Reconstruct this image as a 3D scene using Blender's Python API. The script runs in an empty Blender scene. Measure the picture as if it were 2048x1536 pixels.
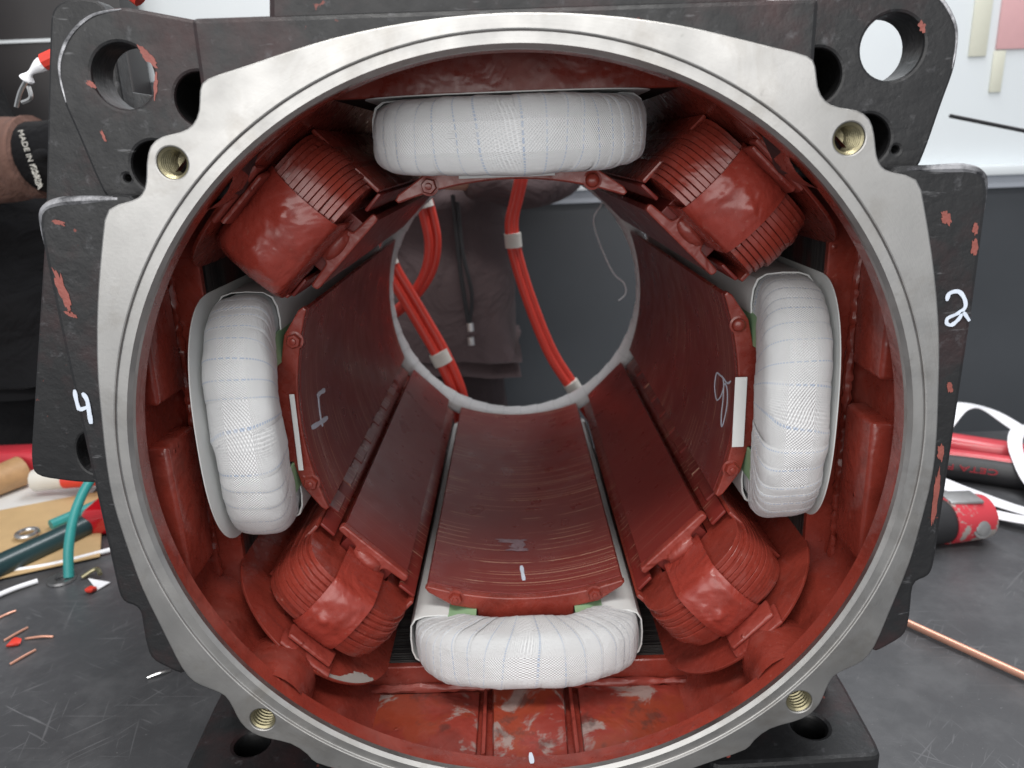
import bpy, bmesh, math, random
from math import sin, cos, pi, radians, sqrt
from mathutils import Vector, Matrix, noise
random.seed(7)
S = 0.25                      # one modelling unit (the bore radius) is 0.25 m
sc = bpy.context.scene
COL = sc.collection

# ------------------------------------------------------------------ camera
cam = bpy.data.cameras.new('camera')
camo = bpy.data.objects.new('camera', cam)
COL.objects.link(camo)
fw = Vector((-0.00811, 0.95713, -0.28956)); rt = Vector((0.99936, -0.00234, -0.03573)); up = Vector((0.03488, 0.28966, 0.95649))
m = Matrix((rt, up, -fw)).transposed().to_4x4()
m.translation = Vector((0.002, -1.8493, 0.782)) * S
camo.matrix_world = m
cam.sensor_width = 36; cam.lens = 27.14
cam.clip_start = 0.02; cam.clip_end = 60
cam.dof.use_dof = True; cam.dof.focus_distance = 2.25 * S; cam.dof.aperture_fstop = 9
sc.camera = camo

# ------------------------------------------------------------------ light
w = bpy.data.worlds.new('World'); sc.world = w; w.use_nodes = True
bg = w.node_tree.nodes['Background']
bg.inputs[0].default_value = (0.80, 0.83, 0.88, 1); bg.inputs[1].default_value = 0.52

def lamp(name, loc, target, sx, sy, power, col):
    l = bpy.data.lights.new(name, 'AREA'); l.shape = 'RECTANGLE'; l.size = sx; l.size_y = sy
    l.energy = power; l.color = col
    o = bpy.data.objects.new(name, l); COL.objects.link(o)
    o.location = loc
    d = Vector(target) - Vector(loc)
    o.rotation_euler = d.to_track_quat('-Z', 'Y').to_euler()
    return o
lamp('front_fill_light', (-0.35, -2.3, 0.75), (0, 0.1, 0), 3.2, 1.8, 52, (1.0, 0.985, 0.96))  # added unseen front light so the upper bore is lit from camera height
lamp('ceiling_lamp', (-0.1, -0.7, 1.7), (0, 0.05, -.1), 1.5, 0.35, 30, (1.0, 0.98, 0.95))
lamp('ceiling_lamp', (0.5, 0.9, 1.9), (0.1, 0.8, 0), 1.6, 0.5, 40, (0.97, 0.98, 1.0))

vs = sc.view_settings
vs.view_transform = 'Standard'; vs.look = 'None'; vs.exposure = 0.0; vs.gamma = 1.0; vs.use_curve_mapping = False
sc.cycles.use_denoising = True
sc.cycles.max_bounces = 8
sc.cycles.sample_clamp_indirect = 6

# ------------------------------------------------------------------ node helpers
class G:
    def __init__(s, name):
        s.m = bpy.data.materials.new(name); s.m.use_nodes = True
        s.t = s.m.node_tree; s.b = s.t.nodes['Principled BSDF']
        s.tc = s.t.nodes.new('ShaderNodeTexCoord')
    def n(s, typ, **k):
        x = s.t.nodes.new(typ)
        for a, v in k.items(): setattr(x, a, v)
        return x
    def l(s, a, b): s.t.links.new(a, b)
    def map(s, src='Object', scale=(1, 1, 1), rot=(0, 0, 0), loc=(0, 0, 0)):
        x = s.n('ShaderNodeMapping'); s.l(s.tc.outputs[src], x.inputs[0])
        x.inputs['Scale'].default_value = scale; x.inputs['Rotation'].default_value = rot; x.inputs['Location'].default_value = loc
        return x.outputs[0]
    def noise(s, scale, detail=3, rough=.55, vec=None, dist=0):
        x = s.n('ShaderNodeTexNoise'); x.inputs['Scale'].default_value = scale; x.inputs['Detail'].default_value = detail
        x.inputs['Roughness'].default_value = rough; x.inputs['Distortion'].default_value = dist
        s.l(vec if vec else s.tc.outputs['Object'], x.inputs['Vector'])
        return x.outputs['Fac']
    def voro(s, scale, vec=None):
        x = s.n('ShaderNodeTexVoronoi'); x.inputs['Scale'].default_value = scale
        s.l(vec if vec else s.tc.outputs['Object'], x.inputs['Vector'])
        return x.outputs['Distance']
    def ramp(s, f, stops):
        x = s.n('ShaderNodeValToRGB'); s.l(f, x.inputs[0]); e = x.color_ramp.elements
        while len(e) < len(stops): e.new(0.5)
        for i, (p, c) in enumerate(stops):
            e[i].position = p
            e[i].color = (c, c, c, 1) if not isinstance(c, tuple) else c + (1,)
        return x.outputs[0]
    def mix(s, f, a, b):
        x = s.n('ShaderNodeMix', data_type='RGBA')
        for i, v in ((0, f), (6, a), (7, b)):
            if isinstance(v, tuple): x.inputs[i].default_value = v + (1,)
            elif isinstance(v, (int, float)): x.inputs[i].default_value = v
            else: s.l(v, x.inputs[i])
        return x.outputs[2]
    def math(s, op, a, b=0.0):
        x = s.n('ShaderNodeMath', operation=op)
        for i, v in ((0, a), (1, b)):
            if isinstance(v, (int, float)): x.inputs[i].default_value = v
            else: s.l(v, x.inputs[i])
        return x.outputs[0]
    def bump(s, h, strength, dist, prev=None):
        x = s.n('ShaderNodeBump'); x.inputs['Strength'].default_value = strength; x.inputs['Distance'].default_value = dist
        s.l(h, x.inputs['Height'])
        if prev is not None: s.l(prev, x.inputs['Normal'])
        return x.outputs[0]
    def set(s, **k):
        names = dict(col='Base Color', rough='Roughness', metal='Metallic', nor='Normal', coat='Coat Weight', crough='Coat Roughness', spec='Specular IOR Level', sheen='Sheen Weight', trans='Subsurface Weight')
        for a, v in k.items():
            i = s.b.inputs[names[a]]
            if isinstance(v, tuple): i.default_value = v + (1,)
            elif isinstance(v, (int, float)): i.default_value = v
            else: s.l(v, i)
        return s.m

def red_paint(name, a, b, rough=.3, drip=1.0, worn=0.0):
    g = G(name)
    n1 = g.noise(11, 5, .6); n2 = g.noise(160, 3); n3 = g.noise(42, 2)
    col = g.mix(g.ramp(n1, [(.32, 0.), (.66, 1.)]), a, b)
    thin = g.ramp(g.noise(19, 5, .62, vec=g.map(loc=(5, 2, 8)), dist=.5), [(.50, 0.), (.66, 1.)])
    col = g.mix(g.math('MULTIPLY', thin, .55), col, tuple(x * .45 for x in a))
    dus = g.ramp(g.noise(15, 5, .65, vec=g.map(loc=(1, 9, 4))), [(.54, 0.), (.72, 1.)])
    col = g.mix(g.math('MULTIPLY', dus, .30), col, (.36, .13, .105))
    dust = g.ramp(g.noise(260, 3), [(.66, 0.), (.75, 1.)])
    col = g.mix(g.math('MULTIPLY', dust, .3), col, (.42, .18, .14))
    r = g.math('ADD', g.ramp(n2, [(.3, rough - .10), (.7, rough + .10)]), g.math('MULTIPLY', dus, .22))
    if worn:
        wn = g.noise(24, 6, .65, dist=.6); msk = g.ramp(wn, [(.52, 0.), (.58, 1.)])
        og = g.ramp(g.noise(17, 5, .6, vec=g.map(loc=(3, 1, 2))), [(.48, 0.), (.55, 1.)])
        col = g.mix(g.math('MULTIPLY', og, worn), col, (.27, .046, .020))
        col = g.mix(g.math('MULTIPLY', msk, worn), col, (.30, .25, .23))
        dk = g.ramp(g.noise(33, 5, .6, vec=g.map(loc=(7, 4, 1))), [(.58, 0.), (.66, 1.)])
        col = g.mix(g.math('MULTIPLY', dk, worn * .7), col, (.06, .035, .03))
    blob = g.ramp(g.voro(70), [(.0, 1.), (.16, .0)])
    pick = g.ramp(g.noise(30, 1), [(.6, 0.), (.66, 1.)])
    bl = g.math('MULTIPLY', blob, pick)
    nb = g.bump(g.noise(23, 3, .6, dist=.7), .30 * drip, .008); nb = g.bump(n3, .35 * drip, .004, nb)
    nb = g.bump(bl, .6 * drip, .0025, nb)
    nb = g.bump(n2, .12, .0008, nb)
    return g.set(col=col, rough=r, nor=nb, coat=.18, crough=.2)

RED = red_paint('red_varnish', (.275, .042, .027), (.195, .027, .018))
REDW = red_paint('red_varnish_worn', (.29, .044, .030), (.21, .028, .020), .42, 1.2, .8)
REDS = red_paint('red_varnish_on_tape', (.31, .044, .030), (.24, .032, .022), .3, 1.6)
REDR = red_paint('red_varnish_rough', (.29, .046, .032), (.22, .032, .022), .42, 1.5)

def core_mat(name='shaded_red_laminations', la=.75):
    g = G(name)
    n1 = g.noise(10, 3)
    col = g.mix(n1, (.14, .019, .016), (.20, .025, .019))  # red darker than the varnish elsewhere, partly standing for shade in the bore
    ln = g.noise(1, 2, .5, vec=g.map(scale=(.5, 430, .5)))
    lines = g.ramp(ln, [(.60, 0.), (.62, 1.)])
    msk = g.ramp(g.noise(1, 3, .5, vec=g.map(scale=(26, 16, 26))), [(.42, 0.), (.54, 1.)])
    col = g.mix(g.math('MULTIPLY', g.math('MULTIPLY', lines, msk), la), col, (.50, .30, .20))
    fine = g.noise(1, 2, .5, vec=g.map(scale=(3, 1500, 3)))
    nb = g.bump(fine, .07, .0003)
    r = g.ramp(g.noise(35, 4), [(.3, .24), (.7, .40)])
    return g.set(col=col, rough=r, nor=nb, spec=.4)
CORE = core_mat(); CORE2 = core_mat('shaded_red_solid_core', .12)

def steel_mat():
    g = G('machined_steel')
    n1 = g.noise(9, 4); n2 = g.noise(420, 2); n3 = g.noise(38, 5)
    col = g.mix(g.ramp(n1, [(.3, 0.), (.7, 1.)]), (.37, .365, .355), (.50, .492, .48))
    st = g.ramp(g.noise(20, 6, .65, dist=.5), [(.50, 0.), (.68, 1.)])
    col = g.mix(g.math('MULTIPLY', st, .45), col, (.27, .245, .215))
    dk = g.ramp(g.noise(75, 4, .6), [(.66, 0.), (.74, 1.)])
    col = g.mix(g.math('MULTIPLY', dk, .3), col, (.16, .15, .14))
    sep = g.n('ShaderNodeSeparateXYZ'); g.l(g.tc.outputs['Object'], sep.inputs[0])
    zz = g.math('ADD', sep.outputs[2], -1.33 * S)
    rad = g.math('SQRT', g.math('ADD', g.math('MULTIPLY', sep.outputs[0], sep.outputs[0]), g.math('MULTIPLY', zz, zz)))
    cmb = g.n('ShaderNodeCombineXYZ'); g.l(rad, cmb.inputs[0])
    rings = g.noise(900, 3, .6, vec=cmb.outputs[0])
    r = g.math('ADD', g.ramp(n3, [(.25, .33), (.75, .52)]), g.math('MULTIPLY', rings, .06))
    nb = g.bump(rings, .18, .0004); nb = g.bump(n2, .12, .0004, nb); nb = g.bump(g.noise(8, 2), .10, .006, nb)
    return g.set(col=col, rough=r, metal=1.0, nor=nb)
STEEL = steel_mat()

def black_paint(name='black_cast_paint', base=.014, chips=True, red_amt=.5):
    g = G(name)
    n1 = g.noise(60, 4, .6); n2 = g.noise(260, 3); n0 = g.noise(18, 4)
    col = g.mix(n0, (base * .75, base * .78, base * .85), (base * 1.5, base * 1.5, base * 1.6))
    if chips:
        c = g.ramp(g.noise(48, 5, .6, dist=.4), [(.69, 0.), (.71, 1.)])
        col = g.mix(g.math('MULTIPLY', c, .7), col, (.24, .06, .045))
        c2 = g.ramp(g.noise(9, 6, .65, vec=g.map(loc=(2, 5, 3))), [(.52, 0.), (.7, 1.)])
        col = g.mix(g.math('MULTIPLY', c2, .35 * red_amt), col, (.16, .03, .028))
        c3 = g.ramp(g.noise(90, 5, .7), [(.60, 0.), (.74, 1.)])
        col = g.mix(g.math('MULTIPLY', c3, .45), col, (.13, .13, .14))
        c4 = g.ramp(g.noise(1, 4, .6, vec=g.map(scale=(30, 30, 160), rot=(.4, .3, .5))), [(.66, 0.), (.72, 1.)])
        col = g.mix(g.math('MULTIPLY', c4, .35), col, (.22, .22, .23))
    nb = g.bump(n1, .35, .0025); nb = g.bump(n2, .2, .0008, nb)
    r = g.ramp(n1, [(.3, .36), (.7, .52)])
    return g.set(col=col, rough=r, nor=nb, spec=.4)
BLACK = black_paint()
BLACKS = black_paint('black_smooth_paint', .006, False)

def worn_edge_mat():
    g = G('worn_black_edge')
    f = g.ramp(g.noise(45, 5, .65), [(.42, 0.), (.6, 1.)])
    col = g.mix(f, (.05, .05, .055), (.42, .42, .44))
    nb = g.bump(g.noise(80, 4), .4, .003)
    return g.set(col=col, rough=.36, metal=.55, nor=nb)
EDGE = worn_edge_mat()

def lam_mat():
    g = G('black_laminations')
    wv = g.noise(1, 1, .5, vec=g.map(scale=(3, 900, 3)))
    l = g.ramp(wv, [(.42, 0.), (.58, 1.)])
    col = g.mix(l, (.008, .008, .009), (.05, .047, .045))
    rd = g.ramp(g.noise(13, 4), [(.55, 0.), (.66, 1.)])
    col = g.mix(g.math('MULTIPLY', rd, .7), col, (.11, .016, .013))
    return g.set(col=col, rough=.5, nor=g.bump(wv, .8, .002))
LAM = lam_mat()

def tape_mat(name='white_woven_tape', blue=True):
    g = G(name)
    sep = g.n('ShaderNodeSeparateXYZ'); g.l(g.tc.outputs['UV'], sep.inputs[0])
    u, v = sep.outputs[0], sep.outputs[1]
    col = g.mix(g.noise(22, 4), (.70, .71, .72), (.80, .81, .815))
    if blue:
        a = g.math('GREATER_THAN', u, .80); b = g.math('LESS_THAN', u, .86)
        dash = g.math('GREATER_THAN', g.math('SINE', g.math('MULTIPLY', v, 420)), -.5)
        vis = g.ramp(g.noise(26, 2), [(.30, .35), (.5, 1.)])
        k = g.math('MULTIPLY', g.math('MULTIPLY', a, b), g.math('MULTIPLY', dash, vis))
        col = g.mix(g.math('MULTIPLY', k, .5), col, (.22, .36, .60))
    wu = g.math('SINE', g.math('MULTIPLY', u, 2 * pi * 10)); wv = g.math('SINE', g.math('MULTIPLY', v, 2 * pi * 150))
    weave = g.math('MULTIPLY', wu, wv)
    gap = g.ramp(g.math('MULTIPLY_ADD', weave, .5), [(.0, 1.), (.45, 0.)])
    gap_shade_amt = g.ramp(g.noise(30, 3), [(.35, .12), (.65, .5)])
    col = g.mix(g.math('MULTIPLY', gap, gap_shade_amt), col, (.50, .51, .53))  # weave gaps tinted darker: shadow between the cords put into the colour
    lap = g.math('GREATER_THAN', u, .955)
    col = g.mix(g.math('MULTIPLY', lap, .35), col, (.45, .46, .48))
    nb = g.bump(g.noise(38, 4, .6), .45, .004)
    nb = g.bump(g.noise(1, 2, .5, vec=g.map('UV', scale=(1.5, 60, 1))), .25, .002, nb)
    nb = g.bump(weave, .6, .0008, nb)
    return g.set(col=col, rough=.36, nor=nb, spec=.6, coat=.1, crough=.25, sheen=.1)
TAPE = tape_mat(); TAPEP = tape_mat('white_plain_tape', False)

def flat(name, c, rough=.5, var=.12, scale=40, bump=.15, metal=0., coat=0.):
    g = G(name)
    n1 = g.noise(scale, 4)
    col = g.mix(n1, tuple(x * (1 - var) for x in c), tuple(min(1, x * (1 + var)) for x in c))
    return g.set(col=col, rough=rough, metal=metal, coat=coat, nor=g.bump(g.noise(scale * 5, 3), bump, .001))
PAPER = flat('white_insulation_paper', (.68, .69, .68), .42, .05, 20, .1)
GREEN = flat('green_spacer_board', (.26, .42, .24), .5)
CHALK = flat('white_marker', (.62, .68, .78), .6, .2, 200)
SMEAR = flat('faded_marker', (.235, .16, .18), .6, .5, 160)
REDCAB = flat('red_silicone_cable', (.62, .045, .028), .38, .08)
TEAL = flat('teal_wire', (.03, .25, .24), .4)
BRASS = flat('thread_brass', (.30, .27, .17), .35, .3, 80, .2, .9)
TIN = flat('tinned_metal', (.6, .6, .6), .3, .2, 120, .1, .95)
COPPER = flat('copper_rod', (.70, .36, .26), .38, .12, 60, .1, .55)
WOOD = flat('wood_handle', (.42, .25, .12), .55, .3, 60)
CARD = flat('cardboard', (.50, .34, .17), .7, .15, 30)
REDTOOL = flat('red_tool_paint', (.50, .035, .05), .35, .25, 50, .2, 0, .3)
BLKRUB = flat('black_rubber', (.018, .018, .02), .5)
GLASSY = flat('grey_tool_metal', (.33, .33, .33), .4, .3, 60, .2, .6)
RIBBON = flat('white_ribbon', (.80, .80, .83), .5, .04)
LABELW = flat('white_sleeve', (.62, .60, .55), .6)

def worn_tool():
    g = G('worn_red_tool_paint')
    f = g.ramp(g.noise(32, 5, .65, dist=.5), [(.50, 0.), (.56, 1.)])
    col = g.mix(f, (.50, .04, .055), (.33, .30, .28))
    return g.set(col=col, rough=.4, nor=g.bump(f, -.4, .001))
REDWORN = worn_tool()
def cloth(name, c):
    g = G(name)
    n1 = g.noise(12, 4); n2 = g.noise(420, 2)
    col = g.mix(n1, tuple(x * .8 for x in c), tuple(x * 1.2 for x in c))
    nb = g.bump(g.noise(9, 4, .55, dist=.8), .8, .03); nb = g.bump(n2, .3, .001, nb)
    return g.set(col=col, rough=.9, nor=nb, sheen=.03, spec=.2)
BROWN = cloth('brown_fleece', (.088, .063, .065)); RIB = cloth('brown_rib_cuff', (.14, .078, .062)); DARKCL = cloth('black_cloth', (.005, .005, .006))
TROUS = cloth('dark_trousers', (.05, .036, .038))
SKIN = flat('skin', (.48, .28, .2), .5); HAIR = flat('dark_hair', (.02, .015, .012), .6)

def bench_mat():
    g = G('scratched_black_bench')
    col = g.mix(g.noise(7, 5), (.045, .046, .050), (.082, .083, .088))
    tot = None
    for i, (rz, sx, sy, th) in enumerate(((.5, 16, 300, .70), (-.7, 11, 340, .705), (1.3, 14, 300, .71), (2.2, 22, 380, .70), (.05, 9, 330, .71))):
        m1 = g.map(rot=(0, 0, rz)); m2 = g.n('ShaderNodeMapping'); g.l(m1, m2.inputs[0])
        m2.inputs['Scale'].default_value = (sx, sy, 1); m2.inputs['Location'].default_value = (i * 3.1, i * 1.7, 0)
        f = g.noise(1, 1, .5, vec=m2.outputs[0], dist=.35)
        k = g.ramp(f, [(th, 0.), (th + .035, 1.)])
        tot = k if tot is None else g.math('MAXIMUM', tot, k)
    msk = g.ramp(g.noise(9, 4), [(.46, .08), (.72, 1.)])
    sx_ = g.n('ShaderNodeSeparateXYZ'); g.l(g.tc.outputs['Object'], sx_.inputs[0])
    k = g.math('MULTIPLY', tot, msk)
    col = g.mix(g.math('MULTIPLY', k, .5), col, (.26, .26, .27))
    sm = g.ramp(g.noise(14, 6, .7), [(.48, 0.), (.72, 1.)])
    col = g.mix(g.math('MULTIPLY', sm, .3), col, (.17, .17, .175))
    sp = g.ramp(g.noise(300, 3), [(.70, 0.), (.76, 1.)])
    col = g.mix(g.math('MULTIPLY', sp, .4), col, (.3, .3, .3))
    nb = g.bump(g.noise(180, 3), .15, .001); nb = g.bump(k, -.4, .0006, nb)
    r = g.ramp(g.noise(25, 4), [(.3, .36), (.7, .55)])
    return g.set(col=col, rough=r, nor=nb)
BENCH = bench_mat()
WALLD = flat('dark_grey_panel', (.050, .055, .062), .45, .18, 5, .05)
WALLW = flat('white_window_panel', (.68, .72, .74), .5, .03, 6, .02)
WALLB = flat('black_cabinet', (.018, .016, .017), .5, .2, 10, .1)
STRIP = flat('grey_sill', (.42, .45, .50), .4, .1, 10, .05)
PINK = flat('pink_paper', (.62, .36, .37), .6, .05)
MASK = flat('masking_tape', (.62, .62, .52), .6, .05)

# ------------------------------------------------------------------ mesh helpers
OFF = {}
def tag(o, label=None, cat=None, group=None, kind=None):
    if label: o['label'] = label
    if cat: o['category'] = cat
    if group: o['group'] = group
    if kind: o['kind'] = kind
    return o
def thing(name, label, cat, loc=(0, 0, 0), group=None, rotY=0.0, off=None):
    o = bpy.data.objects.new(name, None); COL.objects.link(o)
    o.empty_display_size = .02
    o.location = Vector(loc) * S; o.rotation_euler = (0, rotY, 0)
    OFF[o.name] = Vector(off if off is not None else loc)
    return tag(o, label, cat, group)
def root_off(par):
    while par is not None:
        if par.name in OFF: return OFF[par.name]
        par = par.parent
    return Vector((0, 0, 0))
def link(name, me, mat, par=None, angle=35, kind=None):
    me.name = name
    for x in (mat if isinstance(mat, (list, tuple)) else [mat]): me.materials.append(x)
    me.polygons.foreach_set('use_smooth', [True] * len(me.polygons))
    me.set_sharp_from_angle(angle=radians(angle))
    o = bpy.data.objects.new(name, me); COL.objects.link(o)
    if par is not None: o.parent = par
    if kind: o['kind'] = kind
    return o
def M(name, verts, faces, mat, par=None, uv=None, angle=35, fix=True):
    off = root_off(par)
    me = bpy.data.meshes.new(name)
    me.from_pydata([(Vector(v) - off) * S for v in verts], [], faces)
    if fix:
        bm = bmesh.new(); bm.from_mesh(me); bmesh.ops.recalc_face_normals(bm, faces=bm.faces); bm.to_mesh(me); bm.free()
    if uv is not None:
        ul = me.uv_layers.new(name='UVMap')
        for lp in me.loops: pass
        for poly, uvs in zip(me.polygons, uv):
            vmap = dict(zip(uvs[0], uvs[1]))
            for li in poly.loop_indices: ul.data[li].uv = vmap[me.loops[li].vertex_index]
    return link(name, me, mat, par, angle)
def grid(name, P, mat, par=None, wrap_j=False, wrap_i=False, uv=False, angle=35, caps=False):
    ni, nj = len(P), len(P[0])
    V = [p for row in P for p in row]; F = []; UV = []
    for i in range(ni if wrap_i else ni - 1):
        for j in range(nj if wrap_j else nj - 1):
            i2, j2 = (i + 1) % ni, (j + 1) % nj
            f = (i * nj + j, i2 * nj + j, i2 * nj + j2, i * nj + j2); F.append(f)
            if uv:
                a, b = i / (ni - 1 if not wrap_i else ni), (i + 1) / (ni - 1 if not wrap_i else ni)
                c, d = j / (nj if wrap_j else nj - 1), (j + 1) / (nj if wrap_j else nj - 1)
                UV.append((f, ((a, c), (b, c), (b, d), (a, d))))
    if caps and wrap_j and not wrap_i:
        for i in (0, ni - 1):
            f = tuple(range(i * nj, i * nj + nj)); F.append(f)
            if uv: UV.append((f, tuple((0, k / nj) for k in range(nj))))
    return M(name, V, F, mat, par, UV if uv else None, angle)
def box(name, lo, hi, mat, par=None, bev=.004, seg=2, fn=None):
    bm = bmesh.new(); bmesh.ops.create_cube(bm, size=1)
    for v in bm.verts: v.co = Vector([lo[k] + (v.co[k] + .5) * (hi[k] - lo[k]) for k in range(3)])
    if bev: bmesh.ops.bevel(bm, geom=bm.edges[:], offset=bev, segments=seg, affect='EDGES', profile=.5)
    if fn:
        for v in bm.verts: v.co = Vector(fn(v.co))
    off = root_off(par)
    for v in bm.verts: v.co = (v.co - off) * S
    me = bpy.data.meshes.new(name); bm.to_mesh(me); bm.free()
    return link(name, me, mat, par)
def tube(name, pts, rad, mat, par=None, n=10, uv=False, sub=6, close=True, fn=None):
    pts = [Vector(p) for p in pts]
    if sub > 1 and len(pts) > 2:
        q = []
        for i in range(len(pts) - 1):
            p0, p1, p2, p3 = pts[max(i - 1, 0)], pts[i], pts[i + 1], pts[min(i + 2, len(pts) - 1)]
            for k in range(sub):
                t = k / sub
                q.append(.5 * ((2 * p1) + (p2 - p0) * t + (2 * p0 - 5 * p1 + 4 * p2 - p3) * t * t + (3 * p1 - p0 - 3 * p2 + p3) * t ** 3))
        pts = q + [pts[-1]]
    P = []; nrm = None
    for i, p in enumerate(pts):
        d = (pts[min(i + 1, len(pts) - 1)] - pts[max(i - 1, 0)]).normalized()
        if nrm is None: nrm = d.orthogonal().normalized()
        nrm = (nrm - d * nrm.dot(d)).normalized(); b = d.cross(nrm)
        r = rad(i / (len(pts) - 1)) if callable(rad) else rad
        row = []
        for k in range(n):
            a = 2 * pi * k / n
            v = p + (nrm * cos(a) + b * sin(a)) * r
            row.append(tuple(fn(v)) if fn else tuple(v))
        P.append(row)
    return grid(name, P, mat, par, wrap_j=True, caps=close, uv=uv)
def fillet(pts, r, n=4):
    out = []; N = len(pts)
    for i in range(N):
        a, b, c = Vector(pts[i - 1]), Vector(pts[i]), Vector(pts[(i + 1) % N])
        ra = min(r, (a - b).length * .45); rc = min(r, (c - b).length * .45)
        p, q = b + (a - b).normalized() * ra, b + (c - b).normalized() * rc
        for k in range(n + 1):
            t = k / n; out.append(tuple((1 - t) ** 2 * p + 2 * t * (1 - t) * b + t * t * q))
    return out
def circ(x, z, r, n=32): return [(x + r * cos(2 * pi * k / n), z + r * sin(2 * pi * k / n)) for k in range(n)]
def plate(name, outline, holes, y0, y1, mat, par=None, bev=.004, axes=None, angle=12, fn=None):
    """flat plate, outline in x/z, thickness along y; axes maps (a, b, depth) to model coordinates"""
    cu = bpy.data.curves.new('c', 'CURVE'); cu.dimensions = '2D'; cu.fill_mode = 'BOTH'
    cu.extrude = max((y1 - y0) / 2 - bev, 1e-5); cu.bevel_depth = bev; cu.bevel_resolution = 1; cu.offset = -bev
    for lp in [outline] + list(holes):
        s = cu.splines.new('POLY'); s.points.add(len(lp) - 1); s.use_cyclic_u = True
        for k, p in enumerate(lp): s.points[k].co = (p[0], p[1], 0, 1)
    o = bpy.data.objects.new('c', cu); COL.objects.link(o)
    dg = bpy.context.evaluated_depsgraph_get()
    me = bpy.data.meshes.new_from_object(o.evaluated_get(dg)); bpy.data.objects.remove(o); bpy.data.curves.remove(cu)
    me.materials.clear()
    off = root_off(par); ym = (y0 + y1) / 2
    for v in me.vertices:
        c = v.co
        p = (c.x, ym - c.z, c.y) if axes is None else axes(c.x, c.y, ym - c.z)
        if fn: p = fn(p)
        v.co = (Vector(p) - off) * S
    bm = bmesh.new(); bm.from_mesh(me); bmesh.ops.remove_doubles(bm, verts=bm.verts, dist=1e-7); bmesh.ops.recalc_face_normals(bm, faces=bm.faces); bm.to_mesh(me); bm.free()
    return link(name, me, mat, par, angle)
def lathe(name, prof, mat, par=None, n=96, cx=0, cz=0, angle=30, y=None):
    P = [[(cx + r * cos(2 * pi * k / n), yy, cz + r * sin(2 * pi * k / n)) for k in range(n)] for r, yy in prof]
    return grid(name, P, mat, par, wrap_j=True, angle=angle)
def stroke(name, pts, wd, mat, par=None, proj=None, thick=.0015):
    """painted mark: flat ribbon along a polyline of (a, b), placed by proj(a, b, lift)"""
    V = []; F = []; n = len(pts); pv = [Vector(p) for p in pts]
    q = []
    for i in range(n - 1):
        p0, p1, p2, p3 = pv[max(i - 1, 0)], pv[i], pv[i + 1], pv[min(i + 2, n - 1)]
        for k in range(5):
            t = k / 5
            q.append(.5 * ((2 * p1) + (p2 - p0) * t + (2 * p0 - 5 * p1 + 4 * p2 - p3) * t * t + (3 * p1 - p0 - 3 * p2 + p3) * t ** 3))
    q.append(pv[-1])
    for i, p in enumerate(q):
        d = (q[min(i + 1, len(q) - 1)] - q[max(i - 1, 0)]).normalized(); nn = Vector((-d.y, d.x))
        wv = wd * (.85 + .3 * noise.noise(Vector((i * .37, wd * 50, 1.7)))) * (1 if 0 < i < len(q) - 1 else .7)
        for sgn, h in ((-1, 0), (-1, thick), (1, thick), (1, 0)):
            e = p + nn * sgn * wv / 2; V.append(proj(e.x, e.y, h))
        if i:
            for k in range(3): F.append((4 * i - 4 + k, 4 * i - 3 + k, 4 * i + 1 + k, 4 * i + k))
    return M(name, V, F, mat, par)
def hexbolt(name, c, r, h, mat, par, ax=(0, -1, 0), round_=False):
    c = Vector(c); ax = Vector(ax).normalized(); u = ax.orthogonal().normalized(); v = ax.cross(u)
    n = 24 if round_ else 6
    prof = [(1.35, 0), (1.35, .15), (1.02, .2), (1, .75), (.86, 1), (.5, 1.02), (.42, 1.25), (.25, 1.3)] if not round_ else [(1.3, 0), (1.3, .15), (1, .25), (.95, .6), (.75, .9), (.4, 1.05), (.1, 1.1)]
    P = []
    for k, (rr, hh) in enumerate(prof):
        row = []
        for j in range(24):
            a = 2 * pi * j / 24
            f = 1
            if not round_ and 2 <= k <= 4: f = cos(pi / 6) / cos((a % (pi / 3)) - pi / 6) * 1.1
            row.append(tuple(c + ax * h * hh + (u * cos(a) + v * sin(a)) * r * rr * f))
        P.append(row)
    return grid(name, P, mat, par, wrap_j=True, caps=True, angle=40)
def nz(x, y, z, s, seed=0): return noise.noise(Vector((x * s + seed * 7.3, y * s + seed * 3.1, z * s - seed * 5.7)))

# ------------------------------------------------------------------ setting: bench and room behind
BZ = -1.33
b = box('workbench_top', (-9, -3.2, BZ - .16), (9, 3.52, BZ), BENCH, None, .02); tag(b, kind='structure')
tag(box('wall', (-6, 5.4, -5), (9, 5.5, .30), WALLD, None, 0), kind='structure')
tag(box('window_panel', (-6, 5.42, .50), (9, 5.52, 4.5), WALLW, None, 0), kind='structure')
tag(box('wall_sill', (-2.1, 5.32, .30), (9, 5.45, .415), STRIP, None, .01), kind='structure')
tag(box('wall_ledge', (-2.1, 5.22, .415), (9, 5.45, .50), WALLW, None, .015), kind='structure')
tag(box('wall_panel', (-4.35, 5.30, -5), (-2.2, 5.40, 1.46), WALLD, None, .01), kind='structure')
cab = thing('black_cabinet', 'tall black cabinet with a white line at the far left of the background', 'cabinet', (-5.6, 5.2, -5))
box('side_panel', (-7.2, 4.95, -5), (-3.08, 5.3, 4.4), WALLB, cab, .01)
box('trim_strip', (-7.2, 4.935, 1.755), (-3.1, 4.952, 1.78), WALLW, cab, 0)
pk = box('pinned_paper', (4.25, 5.395, 1.47), (5.6, 5.415, 2.3), PINK, None, .002); tag(pk, 'pink paper taped to the white panel in the upper right corner', 'paper')
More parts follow.
